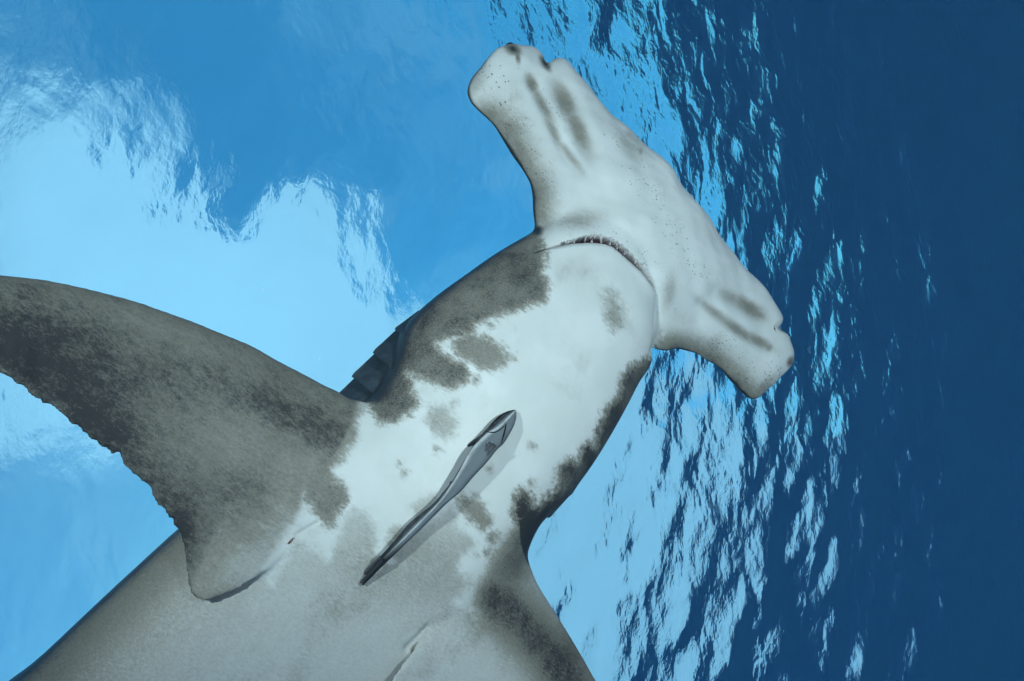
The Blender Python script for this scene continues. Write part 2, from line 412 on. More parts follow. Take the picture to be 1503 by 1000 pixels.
for (nx, ny, tx, ty, r_, amt) in ((802, 88, 798, 112, 8.5, .026), (1151, 480, 1128, 484, 8.5, .032)):       # nostril notches
    dpt = np.exp(-(((P[:, 0] - nx) ** 2 + (P[:, 1] - ny) ** 2) / r_ ** 2))
    dv = M @ (UP((float(tx), float(ty))) - UP((float(nx), float(ny)))); dv /= np.linalg.norm(dv)
    V = V + dpt[:, None] * dv * amt
VN = vnormals(V)
VENT = -(M @ NRM)                                            # world direction the belly faces
if ((V - V.mean(0)) * VN).sum() < 0: VN = -VN; Q = Q[:, ::-1]

# mouth, jaw and creases pressed into the skin
P = px_of(V); face = sstep(VN @ VENT, -.1, .35)
LIP_U = [(784, 367), (808, 360.6), (836, 353), (858, 346), (878, 344), (892, 346.6), (910, 356), (927, 372), (942.5, 388.6), (953.6, 407), (962, 423.6), (964, 432)]
LIP_L = [(784, 367), (815, 361.5), (839, 357), (864, 356), (886.5, 357), (899, 361), (917, 375), (931, 387), (945, 402), (959, 422.5), (964, 432)]
def inside(P, poly):
    poly = np.asarray(poly, float); r = np.zeros(len(P), bool); j = len(poly) - 1
    for i in range(len(poly)):
        a, b = poly[i], poly[j]
        if a[1] != b[1]:
            c = ((a[1] > P[:, 1]) != (b[1] > P[:, 1])) & (P[:, 0] < (b[0] - a[0]) * (P[:, 1] - a[1]) / (b[1] - a[1]) + a[0]); r ^= c
        j = i
    return r
def sdist(P, poly):
    """signed distance in pixels, positive inside"""
    poly = np.asarray(poly, float); res = np.full(len(P), -60.0)
    lo, hi = poly.min(0) - 60, poly.max(0) + 60
    k = np.where((P[:, 0] > lo[0]) & (P[:, 0] < hi[0]) & (P[:, 1] > lo[1]) & (P[:, 1] < hi[1]))[0]
    if len(k):
        q = P[k]; d, _ = dist_poly(q, np.vstack([poly, poly[:1]])); res[k] = np.where(inside(q, poly), d, -d)
    return res
MOUTH = LIP_U + LIP_L[::-1]
sm = sdist(P, MOUTH) * (face > .5) - 60 * (face <= .5)
CREASE = [(964, 432), (967, 455), (967, 480), (961, 505), (951, 534)]
JAWLINE = LIP_L + CREASE[1:]
dj, sj = dist_poly(P, JAWLINE)
inb = np.exp(-((P[:, 0] - 880) / 95) ** 2 - ((P[:, 1] - 400) / 75) ** 2)
jawside = (sj > 0)
k = sstep(P[:, 0], 772, 800) * (1 - sstep(P[:, 1], 420, 545)) * sstep(P[:, 1], 325, 340) * (1 - sstep(P[:, 0], 972, 990))
jaw = k * np.where(jawside, .010 * sstep(dj, 0, 10) * np.exp(-(dj / 75) ** 2), 0)
lip = k * np.where(~jawside, -.004 * np.exp(-(dj / 12) ** 2), 0)
dc, _ = dist_poly(P, CREASE)
disp = jaw + lip - .0018 * np.exp(-(dc / 3.0) ** 2) * sstep(P[:, 1], 425, 440) - .022 * sstep(sm, -1.0, 2.2)
for ln, dep, wd in (([(436, 786), (452, 776), (466, 768)], .004, 3.0), ([(628, 921), (612, 938), (598, 952)], .006, 4.0), ([(628, 921), (660, 905), (700, 888)], .001, 6.0),
                    ([(776, 330), (792, 348), (786, 366)], .004, 6.0), ([(955, 524), (961, 505), (972, 488)], .003, 3.0)):
    d, _ = dist_poly(P, ln); disp -= dep * np.exp(-(d / wd) ** 2)
# grooves running to the nostrils
for ln, dep, wd in (([(778, 116), (798, 154), (824, 216), (850, 250)], .0055, 9), ([(818, 126), (840, 170), (866, 222)], .0085, 14),
                    ([(1054, 428), (1090, 448), (1124, 470)], .0085, 13), ([(1032, 446), (1087, 488), (1131, 510)], .0060, 9)):
    d, _ = dist_poly(P, ln); disp -= dep * np.exp(-(d / wd) ** 2)
hs, htt, hh = ST_of((V - CAM) @ M)
headm = sstep(hs, .42, .60)
lump = sum(a_ * np.sin(kx * hs + ky * htt + p_) for a_, kx, ky, p_ in ((.0022, 31, 17, .3), (.0016, -22, 43, 1.7), (.0011, 57, -34, 2.9), (.0005, 88, 61, 4.0), (.0002, 167, -93, 5.1)))
disp = disp + lump * headm / np.maximum(face, .35)
V = V + (VN * (disp * np.maximum(face, .35 * headm))[:, None])
V = lap(V, np.full(len(V), .25))
VN = vnormals(V)
P = px_of(V)

# rear of the animal, out of the frame: tail stalk, dorsal, pelvic, anal and caudal fins, built coarser
aux_V, aux_Q = [], []
def aux(Vr, nu, nv):
    b = sum(len(v) for v in aux_V); aux_V.append(W(Vr.reshape(-1, 3))); aux_Q.append(grid_faces(nu, nv, True) + b)
    for r0, flip in ((0, True), (nu - 1, False)):                 # close the ends with quads
        j = np.arange(nv // 2 - 1)
        q = np.stack([r0 * nv + j, r0 * nv + j + 1, r0 * nv + nv - 2 - j, r0 * nv + nv - 1 - j], 1)
        aux_Q.append((q[:, ::-1] if flip else q) + b)
s0, tl0, tr0 = S_ST[-1], TL[-1], TR[-1]
c0, w0 = (tl0 + tr0) / 2, (tr0 - tl0) / 2
srow = np.array([s0 + .03, s0 - .1, s0 - .35, s0 - .65, s0 - .95, s0 - 1.2, s0 - 1.42, s0 - 1.55])
wr = np.array([w0 * .985, w0 * .97, w0 * .82, w0 * .58, w0 * .36, w0 * .2, w0 * .13, .01])
hv_ = np.array([.128, .127, .12, .10, .07, .05, .04, .01]); hd_ = np.array([.258, .25, .20, .14, .10, .07, .055, .012])
tb = resample(np.stack([srow, c0 - wr, c0 + wr, hv_, hd_], 1), 60)
aux(np.stack([ring(*r_) for r_ in tb]), 60, NV)
def aux_fin(root, tip, thick, horizontal=None, n=24, nv=20):
    """fin between a root chord and a tip chord, each ((s, t, h) front, (s, t, h) rear)"""
    r0, r1, t0, t1 = (np.array(v, float) for v in (*root, *tip))
    side = np.array(horizontal if horizontal else (0, 1, 0), float)
    u = np.linspace(0, 1, n)[:, None]; v = np.concatenate([np.linspace(0, 1, nv // 2 + 1), np.linspace(1, 0, nv // 2 + 1)[1:-1]])
    sg = np.concatenate([np.ones(nv // 2 + 1), -np.ones(nv // 2 - 1)])
    bow = (u * u)[:, :, None] * np.array([-.08, 0, 0])
    A = (r0 + (t0 - r0) * u)[:, None] + bow; B = (r1 + (t1 - r1) * u ** .8)[:, None]
    pt = A * (1 - v)[None, :, None] + B * v[None, :, None]
    tk = thick * (1 - .85 * u) * np.sin(np.pi * np.clip(v, .0, 1) ** .7)[None]
    pt = pt + (sg * tk)[..., None] * side
    aux(ST(pt[..., 0], pt[..., 1], pt[..., 2]), n, len(v))
aux_fin(((-.08, c0, -.20), (-.50, c0, -.24)), ((-.52, c0, -.86), (-.60, c0, -.84)), .022)
for sg_ in (-1, 1):
    aux_fin(((-1.30, c0 + sg_ * .13, .09), (-1.52, c0 + sg_ * .10, .08)), ((-1.52, c0 + sg_ * .30, .16), (-1.64, c0 + sg_ * .24, .15)), .012, (0, 0, 1))
aux_fin(((-1.75, c0, .06), (-1.98, c0, .05)), ((-2.02, c0, .22), (-2.08, c0, .20)), .008)
aux_fin(((-1.78, c0, -.10), (-2.0, c0, -.08)), ((-2.05, c0, -.28), (-2.12, c0, -.26)), .009)
aux_fin(((-2.42, c0, -.03), (-2.64, c0, .0)), ((-3.22, c0, -.78), (-3.26, c0, -.72)), .02)
aux_fin(((-2.45, c0, .02), (-2.62, c0, .0)), ((-2.78, c0, .36), (-2.84, c0, .33)), .015)
nfront = len(V)
Va = np.concatenate(aux_V); Qa = np.concatenate(aux_Q) + nfront
Vall = np.concatenate([V, Va]); Qall = np.concatenate([Q, Qa])

# ------------------------------------------------------------------ skin markings, laid on the skin as attributes
N_ = len(Vall); Pall = np.full((N_, 2), -5000.0); Pall[:nfront] = P
face_all = np.zeros(N_); face_all[:nfront] = VN @ VENT
sAll, tAll, hAll = ST_of((Vall - CAM) @ M)
patch = np.full(N_, -60.0); tone = np.zeros(N_)
SIDE_L = [(790, 338), (802, 372), (797, 400), (806, 418), (800, 448), (784, 446), (766, 452), (739, 460), (715, 471), (698, 476), (693, 488), (662, 496), (638, 502), (649, 517), (684, 537), (692, 552),
          (680, 565), (660, 573), (634, 563), (612, 550), (597, 548), (603, 560), (603, 572), (617, 594), (597, 607), (579, 620), (557, 619), (548, 607), (541, 592), (528, 586), (520, 540), (570, 470), (640, 420), (740, 345)]
OVAL = [(662, 500), (690, 492), (722, 497), (740, 512), (753, 528), (742, 537), (724, 544), (700, 540), (684, 530), (668, 520)]
PALE = [(632, 594), (649, 593), (664, 602), (671, 615), (668, 642), (655, 648), (637, 640), (625, 618)]
FINROOT = [(535, 598), (524, 619), (525, 640), (516, 655), (503, 673), (487, 690), (495, 706), (508, 716), (512, 735), (500, 752), (492, 777), (478, 770), (462, 755), (452, 738), (447, 720), (430, 715), (400, 700), (400, 590), (480, 570)]
REAR = [(518, 742), (539, 751), (553, 772), (551, 806), (560, 822), (578, 825), (566, 800), (568, 776), (585, 768), (606, 772), (640, 760), (660, 740), (676, 758), (674, 772), (695, 790), (697, 805), (679, 815),
        (672, 832), (684, 846), (689, 856), (676, 868), (668, 890), (700, 905), (704, 870), (716, 838), (724, 815), (742, 793), (761, 775), (770, 790), (775, 830), (900, 1010), (760, 1200), (-100, 1200), (-200, 1000),
        (100, 850), (300, 700), (400, 860), (430, 797), (450, 800), (470, 808), (481, 820), (491, 806), (498, 786), (505, 755)]
MIDB = [(668, 727), (680, 722), (700, 730), (712, 741), (722, 768), (707, 779), (690, 768), (676, 752)]
UNDERTAIL = [(568, 775), (590, 768), (640, 735), (668, 745), (676, 760), (640, 790), (618, 830), (605, 850), (575, 852), (563, 840)]
SMALLB = [(600, 742), (620, 730), (640, 722), (640, 745), (612, 765)]
SIDE_R = [(953, 524), (938, 532), (924, 540), (913, 552), (911, 573), (900, 588), (888, 604), (877, 631), (872, 656), (863, 648), (852, 662), (848, 681), (836, 673), (819, 684), (818, 717), (806, 728), (790, 746), (784, 742),
          (776, 724), (765, 717), (754, 729), (756, 753), (763, 775), (757, 800), (775, 830), (830, 770), (960, 640), (990, 540)]
JAWP = [(887, 424), (897, 420), (908, 430), (916, 452), (910, 480), (898, 492), (890, 470), (886, 446)]
PATCHES = [(SIDE_L, .72), (OVAL, .60), (PALE, .36), (FINROOT, .55), (REAR, .21), (MIDB, .56), (SMALLB, .30), (SIDE_R, .88), (JAWP, .34)]
for (x, y, r) in ((721, 476, 5), (698, 556, 5), (667, 591, 3), (642, 660, 4), (594, 696, 4), (781, 656, 3.5), (780, 710, 4), (722, 788, 6), (586, 680, 2), (700, 812, 2), (713, 811, 2), (720, 690, 2), (735, 540, 1.5)):
    a = np.linspace(0, 6.283, 8)[:-1]; PATCHES.append((np.stack([x + r * np.cos(a), y + r * 1.1 * np.sin(a)], 1), .55))
for poly, tn in PATCHES:
    d = sdist(Pall, poly)
    kk = d > patch; tone[kk] = tn; patch[kk] = d[kk]
tone = np.where(np.abs(tone - .21) < 1e-6, tone + .18 * np.exp(-((Pall[:, 0] - 600) / 110) ** 2 - ((Pall[:, 1] - 825) / 75) ** 2), tone)
# broad soft colouring
soft = np.zeros(N_)
def blob(x, y, rx, ry, ang, amt):
    a = math.radians(ang); dx, dy = Pall[:, 0] - x, Pall[:, 1] - y
    u = (dx * math.cos(a) + dy * math.sin(a)) / rx; v = (-dx * math.sin(a) + dy * math.cos(a)) / ry
    np.maximum(soft, amt * np.exp(-(u * u + v * v)), out=soft)
def streak(line, wd, amt, p=1.5):
    d, _ = dist_poly(Pall, line); np.maximum(soft, amt * np.exp(-(d / wd) ** p), out=soft)
for (x, y, rx, ry, a, amt) in ((781, 123, 17, 8, 68, .62), (797, 155, 38, 8, 62, .50), (812, 192, 36, 7.5, 66, .44), (836, 228, 36, 7, 52, .40), (829, 148, 34, 14, 62, .58), (850, 192, 40, 13, 66, .56),
                               (1072, 436, 22, 11, 30, .40), (1098, 452, 34, 11, 34, .52), (1050, 460, 38, 8, 38, .42), (1082, 484, 42, 9, 36, .50), (1114, 501, 28, 9, 28, .52), (1129, 510, 8, 7, 0, .5)):
    blob(x, y, rx, ry, a, amt)
streak([(720, 172), (742, 200), (764, 236), (782, 278), (786, 310)], 30, .66); streak([(986, 510), (1015, 518), (1045, 532), (1075, 556), (1100, 585)], 27, .68)
blob(850, 322, 48, 17, -8, .34); blob(982, 430, 12, 36, 12, .30); blob(860, 395, 40, 22, 10, .16); blob(925, 215, 16, 34, -40, .30); blob(940, 222, 5, 8, 0, .4)
blob(1000, 470, 30, 24, 20, .18); blob(786, 342, 10, 16, 45, .8); blob(753, 72, 12, 8, 30, .9); blob(760, 84, 4, 10, -10, .6); blob(1160, 531, 5, 8, 20, .75)
blob(800, 93, 12, 4.5, 56, .98); blob(1150, 484, 9, 3.5, 25, .98); blob(700, 120, 16, 40, 20, .3); blob(1110, 578, 40, 12, -40, .55)  # first two blobs paint the shade of the nostril cavities onto the skin
FIN_L = [(-400, 300), (0, 365), (300, 435), (500, 540), (532, 580), (525, 620), (500, 670), (470, 700), (448, 728), (438, 790), (300, 915), (225, 880), (-50, 640), (-400, 640)]
_o = np.argsort(S_ST)
_i = lambda arr: np.interp(sAll, S_ST[_o], arr[_o])
_c, _w = (_i(TL) + _i(TR)) / 2, (_i(TR) - _i(TL)) / 2
off_trunk = np.abs((tAll - _c) / _w) ** 2.35 + np.abs(hAll / np.where(hAll > 0, _i(HV), _i(HD))) ** 2.35        # 1 on the trunk, more outside it
finL = sstep(sdist(Pall, FIN_L), -5, 12) * sstep(off_trunk, 1.03, 1.16)
soft = np.maximum(soft, .66 * finL)
finmod = np.zeros(N_)
for (x, y, rx, ry, a, amt) in ((440, 615, 110, 30, 25, .26), (60, 520, 160, 70, 22, .34), (150, 620, 110, 36, 40, .26), (250, 760, 60, 30, 60, .24), (300, 560, 120, 50, 30, .05), (262, 800, 20, 70, 10, .22),
                               (370, 830, 90, 50, -30, -.34), (425, 755, 40, 40, -30, -.24), (240, 480, 130, 26, 22, -.12), (330, 640, 80, 50, 30, -.08), (430, 700, 60, 40, -40, -.1)):
    A = math.radians(a); dx, dy = Pall[:, 0] - x, Pall[:, 1] - y
    u = (dx * math.cos(A) + dy * math.sin(A)) / rx; v = (-dx * math.sin(A) + dy * math.cos(A)) / ry
    finmod += amt * np.exp(-(u * u + v * v))
soft = soft + finmod * finL
dk = np.zeros(N_)
for ln, wd, amt in (([(730, 880), (770, 920), (810, 965), (860, 1040)], 40, .66), ([(765, 800), (745, 840)], 36, .45)):
    d, _ = dist_poly(Pall, ln); dk = np.maximum(dk, amt * np.exp(-(d / wd) ** 2))
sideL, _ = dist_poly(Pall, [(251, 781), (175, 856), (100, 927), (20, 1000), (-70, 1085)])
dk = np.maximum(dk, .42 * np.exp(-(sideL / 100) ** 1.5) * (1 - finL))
back = 1 - sstep(face_all, -.22, .62)                         # the back is dark brown-grey
seen = Pall[:, 0] > -4000
farbelly = sstep(hAll, .0, .10)
soft = np.where(seen, soft, .80 - .35 * farbelly)
patch = np.where(seen, patch, -60)
gum = np.zeros(N_); gum[:nfront] = sstep(sm, -1.0, 1.0)
pores = np.zeros(N_)
for ln, wd, amt in (([(715, 110), (735, 130), (760, 200), (790, 270)], 34, 1.0), ([(1060, 510), (1110, 560), (1140, 545)], 34, 1.0), ([(900, 200), (940, 260), (980, 330), (1030, 400)], 30, .9),
                    ([(800, 330), (880, 330), (960, 390), (1000, 460)], 26, .7), ([(765, 100), (800, 150), (840, 200)], 26, .7)):
    d, _ = dist_poly(Pall, ln); pores = np.maximum(pores, amt * np.exp(-(d / wd) ** 2))

body_me = quad_mesh('body', Vall, Qall)
def fattr(me, name, arr):
    a = me.attributes.new(name, 'FLOAT', 'POINT'); a.data.foreach_set('value', np.ascontiguousarray(arr, np.float32))
fattr(body_me, 'patch', patch); fattr(body_me, 'tone', tone); fattr(body_me, 'soft', soft); fattr(body_me, 'dusk', dk)
fattr(body_me, 'back', back); fattr(body_me, 'gum', gum); fattr(body_me, 'pores', pores)
a = body_me.attributes.new('st', 'FLOAT_VECTOR', 'POINT'); a.data.foreach_set('vector', np.ascontiguousarray(np.stack([sAll, tAll, hAll], 1), np.float32).ravel())

def skin_material():
    m, t, out = material('shark_skin')
    A = lambda n: t.attr(n).outputs['Fac']
    st = t.attr('st').outputs['Vector']
    fib = t.vmath('MULTIPLY', st, (1.0, .38, 1.0))            # fibres run sideways
    n1 = t.noise(fib, 135, 4, .58); n2 = t.noise(fib, 430, 3, .6); n3 = t.noise(st, 14, 4, .55); n4 = t.noise(st, 800, 2, .6); n5 = t.noise(st, 45, 5, .65)
    c = lambda n, k: t.math('MULTIPLY', t.math('SUBTRACT', n, .5), k)
    edge = t.math('ADD', A('patch'), t.math('ADD', t.math('ADD', c(n1, 24.0), c(n5, 14.0)), c(n2, 9.0)))
    mask = t.step(edge, -12.0, 12.0)
    grain = t.math('ADD', t.math('ADD', c(n2, .60), c(n4, .55)), c(n5, .55))
    pt = t.math('MULTIPLY', mask, t.math('MULTIPLY', A('tone'), t.math('ADD', 1.0, t.math('MULTIPLY', t.math('ADD', grain, c(n3, .55)), 1.25))))
    sf = t.math('MULTIPLY', A('soft'), t.math('ADD', 1.0, t.math('ADD', t.math('MULTIPLY', grain, 1.15), t.math('ADD', c(n3, .3), c(n1, .55)))))
    dkk = t.math('MULTIPLY', A('dusk'), t.math('ADD', 1.0, t.math('MULTIPLY', grain, 1.2)))
    smudge = t.math('MULTIPLY', t.step(t.math('ADD', t.noise(st, 8, 6, .62, .4), c(n2, .18)), .50, .78), .20)
    mp = t.node('ShaderNodeMapping'); t.put(mp.inputs[0], st); mp.inputs['Rotation'].default_value = (0, 0, .9); mp.inputs['Scale'].default_value = (9, 150, 9)
    scr = t.math('MULTIPLY', t.step(t.noise(mp.outputs[0], 1.0, 2, .5, .3), .72, .80), .10)      # fine old scratches
    d = t.math('ADD', t.math('ADD', t.math('MAXIMUM', pt, sf), dkk), t.math('ADD', smudge, scr))
    d = t.math('ADD', d, t.math('MULTIPLY', A('back'), .85), clamp=True)
    vor = t.node('ShaderNodeTexVoronoi'); t.put(vor.inputs['Vector'], st); vor.inputs['Scale'].default_value = 120; vor.inputs['Randomness'].default_value = 1.0
    dotr = t.math('MULTIPLY', A('pores'), t.lerp(t.noise(st, 40, 2), .30, .60, .10, .34))
    dot = t.step(t.math('SUBTRACT', dotr, vor.outputs['Distance']), .0, .12)
    vor2 = t.node('ShaderNodeTexVoronoi'); t.put(vor2.inputs['Vector'], st); vor2.inputs['Scale'].default_value = 330
    dotr2 = t.math('MULTIPLY', t.math('MINIMUM', t.math('MULTIPLY', A('pores'), 1.6), 1.0), t.lerp(t.noise(st, 25, 3), .42, .66, .0, .34))
    dot = t.math('MAXIMUM', dot, t.math('MULTIPLY', t.step(t.math('SUBTRACT', dotr2, vor2.outputs['Distance']), .0, .14), .7))
    white = t.mix(t.step(n3, .35, .7), (.60, .640, .615), (.665, .70, .68))
    white = t.mix(t.math('MULTIPLY', t.step(n4, .45, .8), .12), white, (.40, .43, .41))
    mid = t.mix(t.step(n5, .3, .7), (.205, .200, .160), (.265, .260, .222))
    ramp = t.mix(t.step(d, .0, .55), white, mid)
    col = t.mix(t.step(d, .45, 1.05), ramp, (.030, .031, .031))
    col = t.mix(t.math('MULTIPLY', dot, .75), col, (.06, .066, .064))
    col = t.mix(A('gum'), col, (.055, .016, .020))
    b = t.node('ShaderNodeBsdfPrincipled'); t.put(b.inputs['Base Color'], col)
    b.inputs['Roughness'].default_value = .48; b.inputs['Specular IOR Level'].default_value = .35
    bp = t.node('ShaderNodeBump'); bp.inputs['Strength'].default_value = .16; bp.inputs['Distance'].default_value = .0012
    t.put(bp.inputs['Height'], t.math('ADD', n2, t.math('ADD', t.math('MULTIPLY', n4, .6), t.math('MULTIPLY', n5, 2.0)))); t.l.new(bp.outputs[0], b.inputs['Normal'])
    t.l.new(b.outputs[0], out.inputs[0])
    return m
SKIN = skin_material()
shark = bpy.data.objects.new('hammerhead_shark', None); COL.objects.link(shark)
so = Vector(W(ORG)); shark.location = so; shark.empty_display_size = .2
shark['label'] = 'large hammerhead shark with white belly and grey-brown blotches swimming overhead'; shark['category'] = 'shark'
def keep(o, parent):
    o.parent = parent; o.matrix_parent_inverse = Matrix.Translation(-so) if parent is shark else Matrix.Identity(4)
    return o
body = keep(link('body', body_me, SKIN), shark)

# ------------------------------------------------------------------ details of the shark
Vl = (V - CAM) @ M
front_ix = np.where((VN @ VENT) > .1)[0]
Pf = P[front_ix]
def surf(p):
    """point on the skin seen at that pixel of the photograph, in the lens frame"""
    p = np.atleast_2d(np.asarray(p, float)); res = []
    for q in p:
        d = ((Pf - q) ** 2).sum(1); kk = np.argpartition(d, 8)[:8]; kk = kk[d[kk] < d[kk].min() + 12]
        z = Vl[front_ix[kk], 2].min()
        res.append(np.array([(q[0] - CX) / F, (q[1] - CY) / F, 1.0]) * z)
    return np.array(res)

def simple_material(name, col, rough=.5, spec=.3, noise_scale=200, var=.25):
    m, t, out = material(name)
    pos = t.node('ShaderNodeTexCoord').outputs['Object']
    n = t.noise(pos, noise_scale, 4, .6)
    c = t.mix(t.step(n, .3, .7), tuple(v * (1 - var) for v in col), tuple(min(1, v * (1 + var)) for v in col))
    b = t.node('ShaderNodeBsdfPrincipled'); t.put(b.inputs['Base Color'], c)
    b.inputs['Roughness'].default_value = rough; b.inputs['Specular IOR Level'].default_value = spec
    t.l.new(b.outputs[0], out.inputs[0])
    return m
TOOTH = simple_material('tooth_enamel', (.62, .58, .57), .3, .4)
EYE = simple_material('eye_dark', (.012, .012, .011), .12, .5)
FLAP = simple_material('gill_skin', (.036, .052, .066), .6, .25, 60, .22)  # dark blue-grey back skin, deepened to carry the body's shade on the flaps
INNER = simple_material('raw_skin', (.16, .055, .045), .6, .2)

# teeth: two staggered rows behind the lips
def along(line, n, a, b):
    line = np.asarray(line, float); L_ = np.concatenate([[0], np.cumsum(np.hypot(*np.diff(line, axis=0).T))]); q = np.linspace(a, b, n) * L_[-1]
    return np.stack([np.interp(q, L_, line[:, 0]), np.interp(q, L_, line[:, 1])], 1)
rt = np.random.default_rng(4)
up_, lo_ = along(LIP_U, 24, .20, .90), along(LIP_L, 24, .20, .90)
jit = rt.uniform(-1, 1, 24)[:, None] * 2.2 * np.gradient(up_, axis=0) / np.linalg.norm(np.gradient(up_, axis=0), axis=1)[:, None]; up_ = up_ + jit; lo_ = lo_ + jit
zl = surf((up_ + lo_) / 2 + (lo_ - up_) * 1.2)[:, 2].mean()
def tooth(base, tip, wd, z):
    d = tip - base; sd_ = np.array([-d[1], d[0]]); sd_ = sd_ / (np.hypot(*sd_) + 1e-6)
    c = lambda p, dz: W(np.array([(p[0] - CX) / F, (p[1] - CY) / F, 1.0]) * (z + dz))
    a0, a1 = base - sd_ * wd, base + sd_ * wd
    verts = [c(a0, .004), c(a1, .004), c(base, -.0005), c(base, .009), c(tip, .002)]
    keep(add_mesh('tooth', verts, [(0, 2, 4), (2, 1, 4), (1, 3, 4), (3, 0, 4), (0, 3, 1), (0, 1, 2)], TOOTH, None, False), shark)
for i in range(24):
    z = surf(lo_[i] * 1.5 - up_[i] * .5)[0, 2] + .007
    g = lo_[i] - up_[i]
    if np.hypot(*g) < 2.5 or rt.random() < .3: continue
    tooth(up_[i] - g * .05, up_[i] + g * rt.uniform(.35, 1.0) + rt.normal(0, 1.0, 2), rt.uniform(1.8, 3.4), z - .002)
    if i % 2 == 0 and i < 23:
        m0 = (lo_[i] + lo_[i + 1]) / 2; g2 = (up_[i] + up_[i + 1]) / 2 - m0
        tooth(m0, m0 + g2 * rt.uniform(.4, .7), rt.uniform(1.3, 2.0), z + .003)

def ball(name, centre, r, mat, scale=(1, 1, 1)):
    bm = bmesh.new(); bmesh.ops.create_uvsphere(bm, u_segments=24, v_segments=14, radius=r)
    me = bpy.data.meshes.new(name); bm.to_mesh(me); bm.free()
    for v in me.vertices: v.co = Vector((v.co.x * scale[0], v.co.y * scale[1], v.co.z * scale[2]))
    o = link(name, me, mat); o.location = centre
    return o
for p in ((749, 72), (1153, 531)):
    o = ball('eye', W(UP(np.array(p, float), .004)), .0125, EYE); keep(o, shark)

# gill flaps overlapping like shingles on the flanks
def flap(quad, hs, curl, name='gill_flap'):
    """quad: front-inner, front-outer, rear-outer, rear-inner in pixels; hs: ventral heights"""
    quad = np.asarray(quad, float); n, m = 22, 16
    u = np.linspace(0, 1, n)[:, None]; v = np.linspace(0, 1, m)[None]
    def bil(c): return (c[0] * (1 - u) * (1 - v) + c[1] * (1 - u) * v + c[2] * u * v + c[3] * u * (1 - v))
    pxs = np.stack([bil(quad[:, 0]), bil(quad[:, 1])], -1)
    mid = quad.mean(0); outv = (quad[1] + quad[2]) / 2 - (quad[0] + quad[3]) / 2; outv /= np.hypot(*outv)
    pxs = pxs + (u ** 8 * v * 1.0 - 2.2 * np.clip(v - .86, 0, 1) / .14 * np.clip(u - .9, 0, 1) / .1)[..., None] * outv      # lip flares a little, corner rounded
    h = bil(np.asarray(hs, float)) - .030 * v ** 2.2 + curl * u ** 8
    top = UP(pxs, h); bot = UP(pxs, h - .004 * (1 - .6 * u))
    Vv = W(np.concatenate([top.reshape(-1, 3), bot.reshape(-1, 3)]))
    f = grid_faces(n, m); k = n * m
    faces = np.concatenate([f[:, ::-1], f + k]).tolist()
    ring_ = [i * m for i in range(n)] + [(n - 1) * m + j for j in range(1, m)] + [i * m + m - 1 for i in range(n - 2, -1, -1)] + [j for j in range(m - 2, 0, -1)]
    for a, b in zip(ring_, ring_[1:] + ring_[:1]): faces.append((a, b, b + k, a + k))
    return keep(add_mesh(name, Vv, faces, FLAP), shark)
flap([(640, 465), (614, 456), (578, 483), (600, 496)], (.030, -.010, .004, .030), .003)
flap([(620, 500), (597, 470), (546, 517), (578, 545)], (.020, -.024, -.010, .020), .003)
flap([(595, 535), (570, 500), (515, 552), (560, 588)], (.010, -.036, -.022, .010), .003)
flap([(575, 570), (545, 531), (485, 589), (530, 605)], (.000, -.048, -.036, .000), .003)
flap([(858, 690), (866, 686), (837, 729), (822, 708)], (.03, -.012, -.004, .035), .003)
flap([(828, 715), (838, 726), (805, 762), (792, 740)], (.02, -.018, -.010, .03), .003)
# bare patch in the fin pits
def wedge(pts, lift, mat, name):
    q = surf(pts); top = q * (1 - lift / q[:, 2:]); n = len(pts)
    keep(add_mesh(name, W(np.concatenate([top, q * (1 + .006 / q[:, 2:])])), [tuple(range(n))] + [(i, (i + 1) % n, (i + 1) % n + n, i + n) for i in range(n)], mat, None, False), shark)
wedge([(431, 789), (429, 793), (424, 799), (422, 798), (427, 792)], .001, INNER, 'skin_fold')

# ------------------------------------------------------------------ the remora
remora = bpy.data.objects.new('remora', None); COL.objects.link(remora); remora.empty_display_size = .05
ro = Vector(W(surf((700, 680))[0])); remora.location = ro
remora['label'] = 'slim grey remora with dark tail clinging to the shark belly'; remora['category'] = 'fish'
def rkeep(o): o.parent = remora; o.matrix_parent_inverse = Matrix.Translation(-ro); return o
RM = [  # left edge, crest line, right edge (pixels), thickness in metres
    ((756, 601.5), (757, 602), (757.5, 603.5), .004), ((747, 603), (752, 607), (758, 612), .012), ((738, 607), (745, 614), (756, 620), .016), ((729, 613.5), (737, 622), (753.5, 627), .019),
    ((720, 623), (728, 629), (747, 639), .021), ((711, 633), (716, 636), (740, 650), .022), ((702, 645), (705, 646), (733, 657), .023), ((692, 659), (696, 655), (727, 663), .023),
    ((683, 674), (687, 668), (718.5, 674), .022), ((674, 689), (679, 683), (708, 686), .021), ((665, 704), (671, 698), (694, 701), .020), ((650, 723), (657, 720), (676, 722), .019),
    ((635, 740), (642, 740), (656, 739), .017), ((602, 767), (612, 771), (620, 775), .013), ((578, 795), (587, 796), (594, 800), .010), ((560, 815), (564, 819), (568, 825), .007), ((549, 829), (551, 832), (554, 835), .004)]
nr = 90; rr = resample([[*a, *b, *c, d] for a, b, c, d in RM], nr)
zz = surf(rr[:, 2:4])[:, 2]; zz = np.convolve(np.pad(zz, 8, mode='edge'), np.ones(17) / 17, 'valid')
gap = np.interp(np.linspace(0, 1, nr), [0, .2, .5, 1], [.003, .004, .007, .015])
rings = []; cols = []
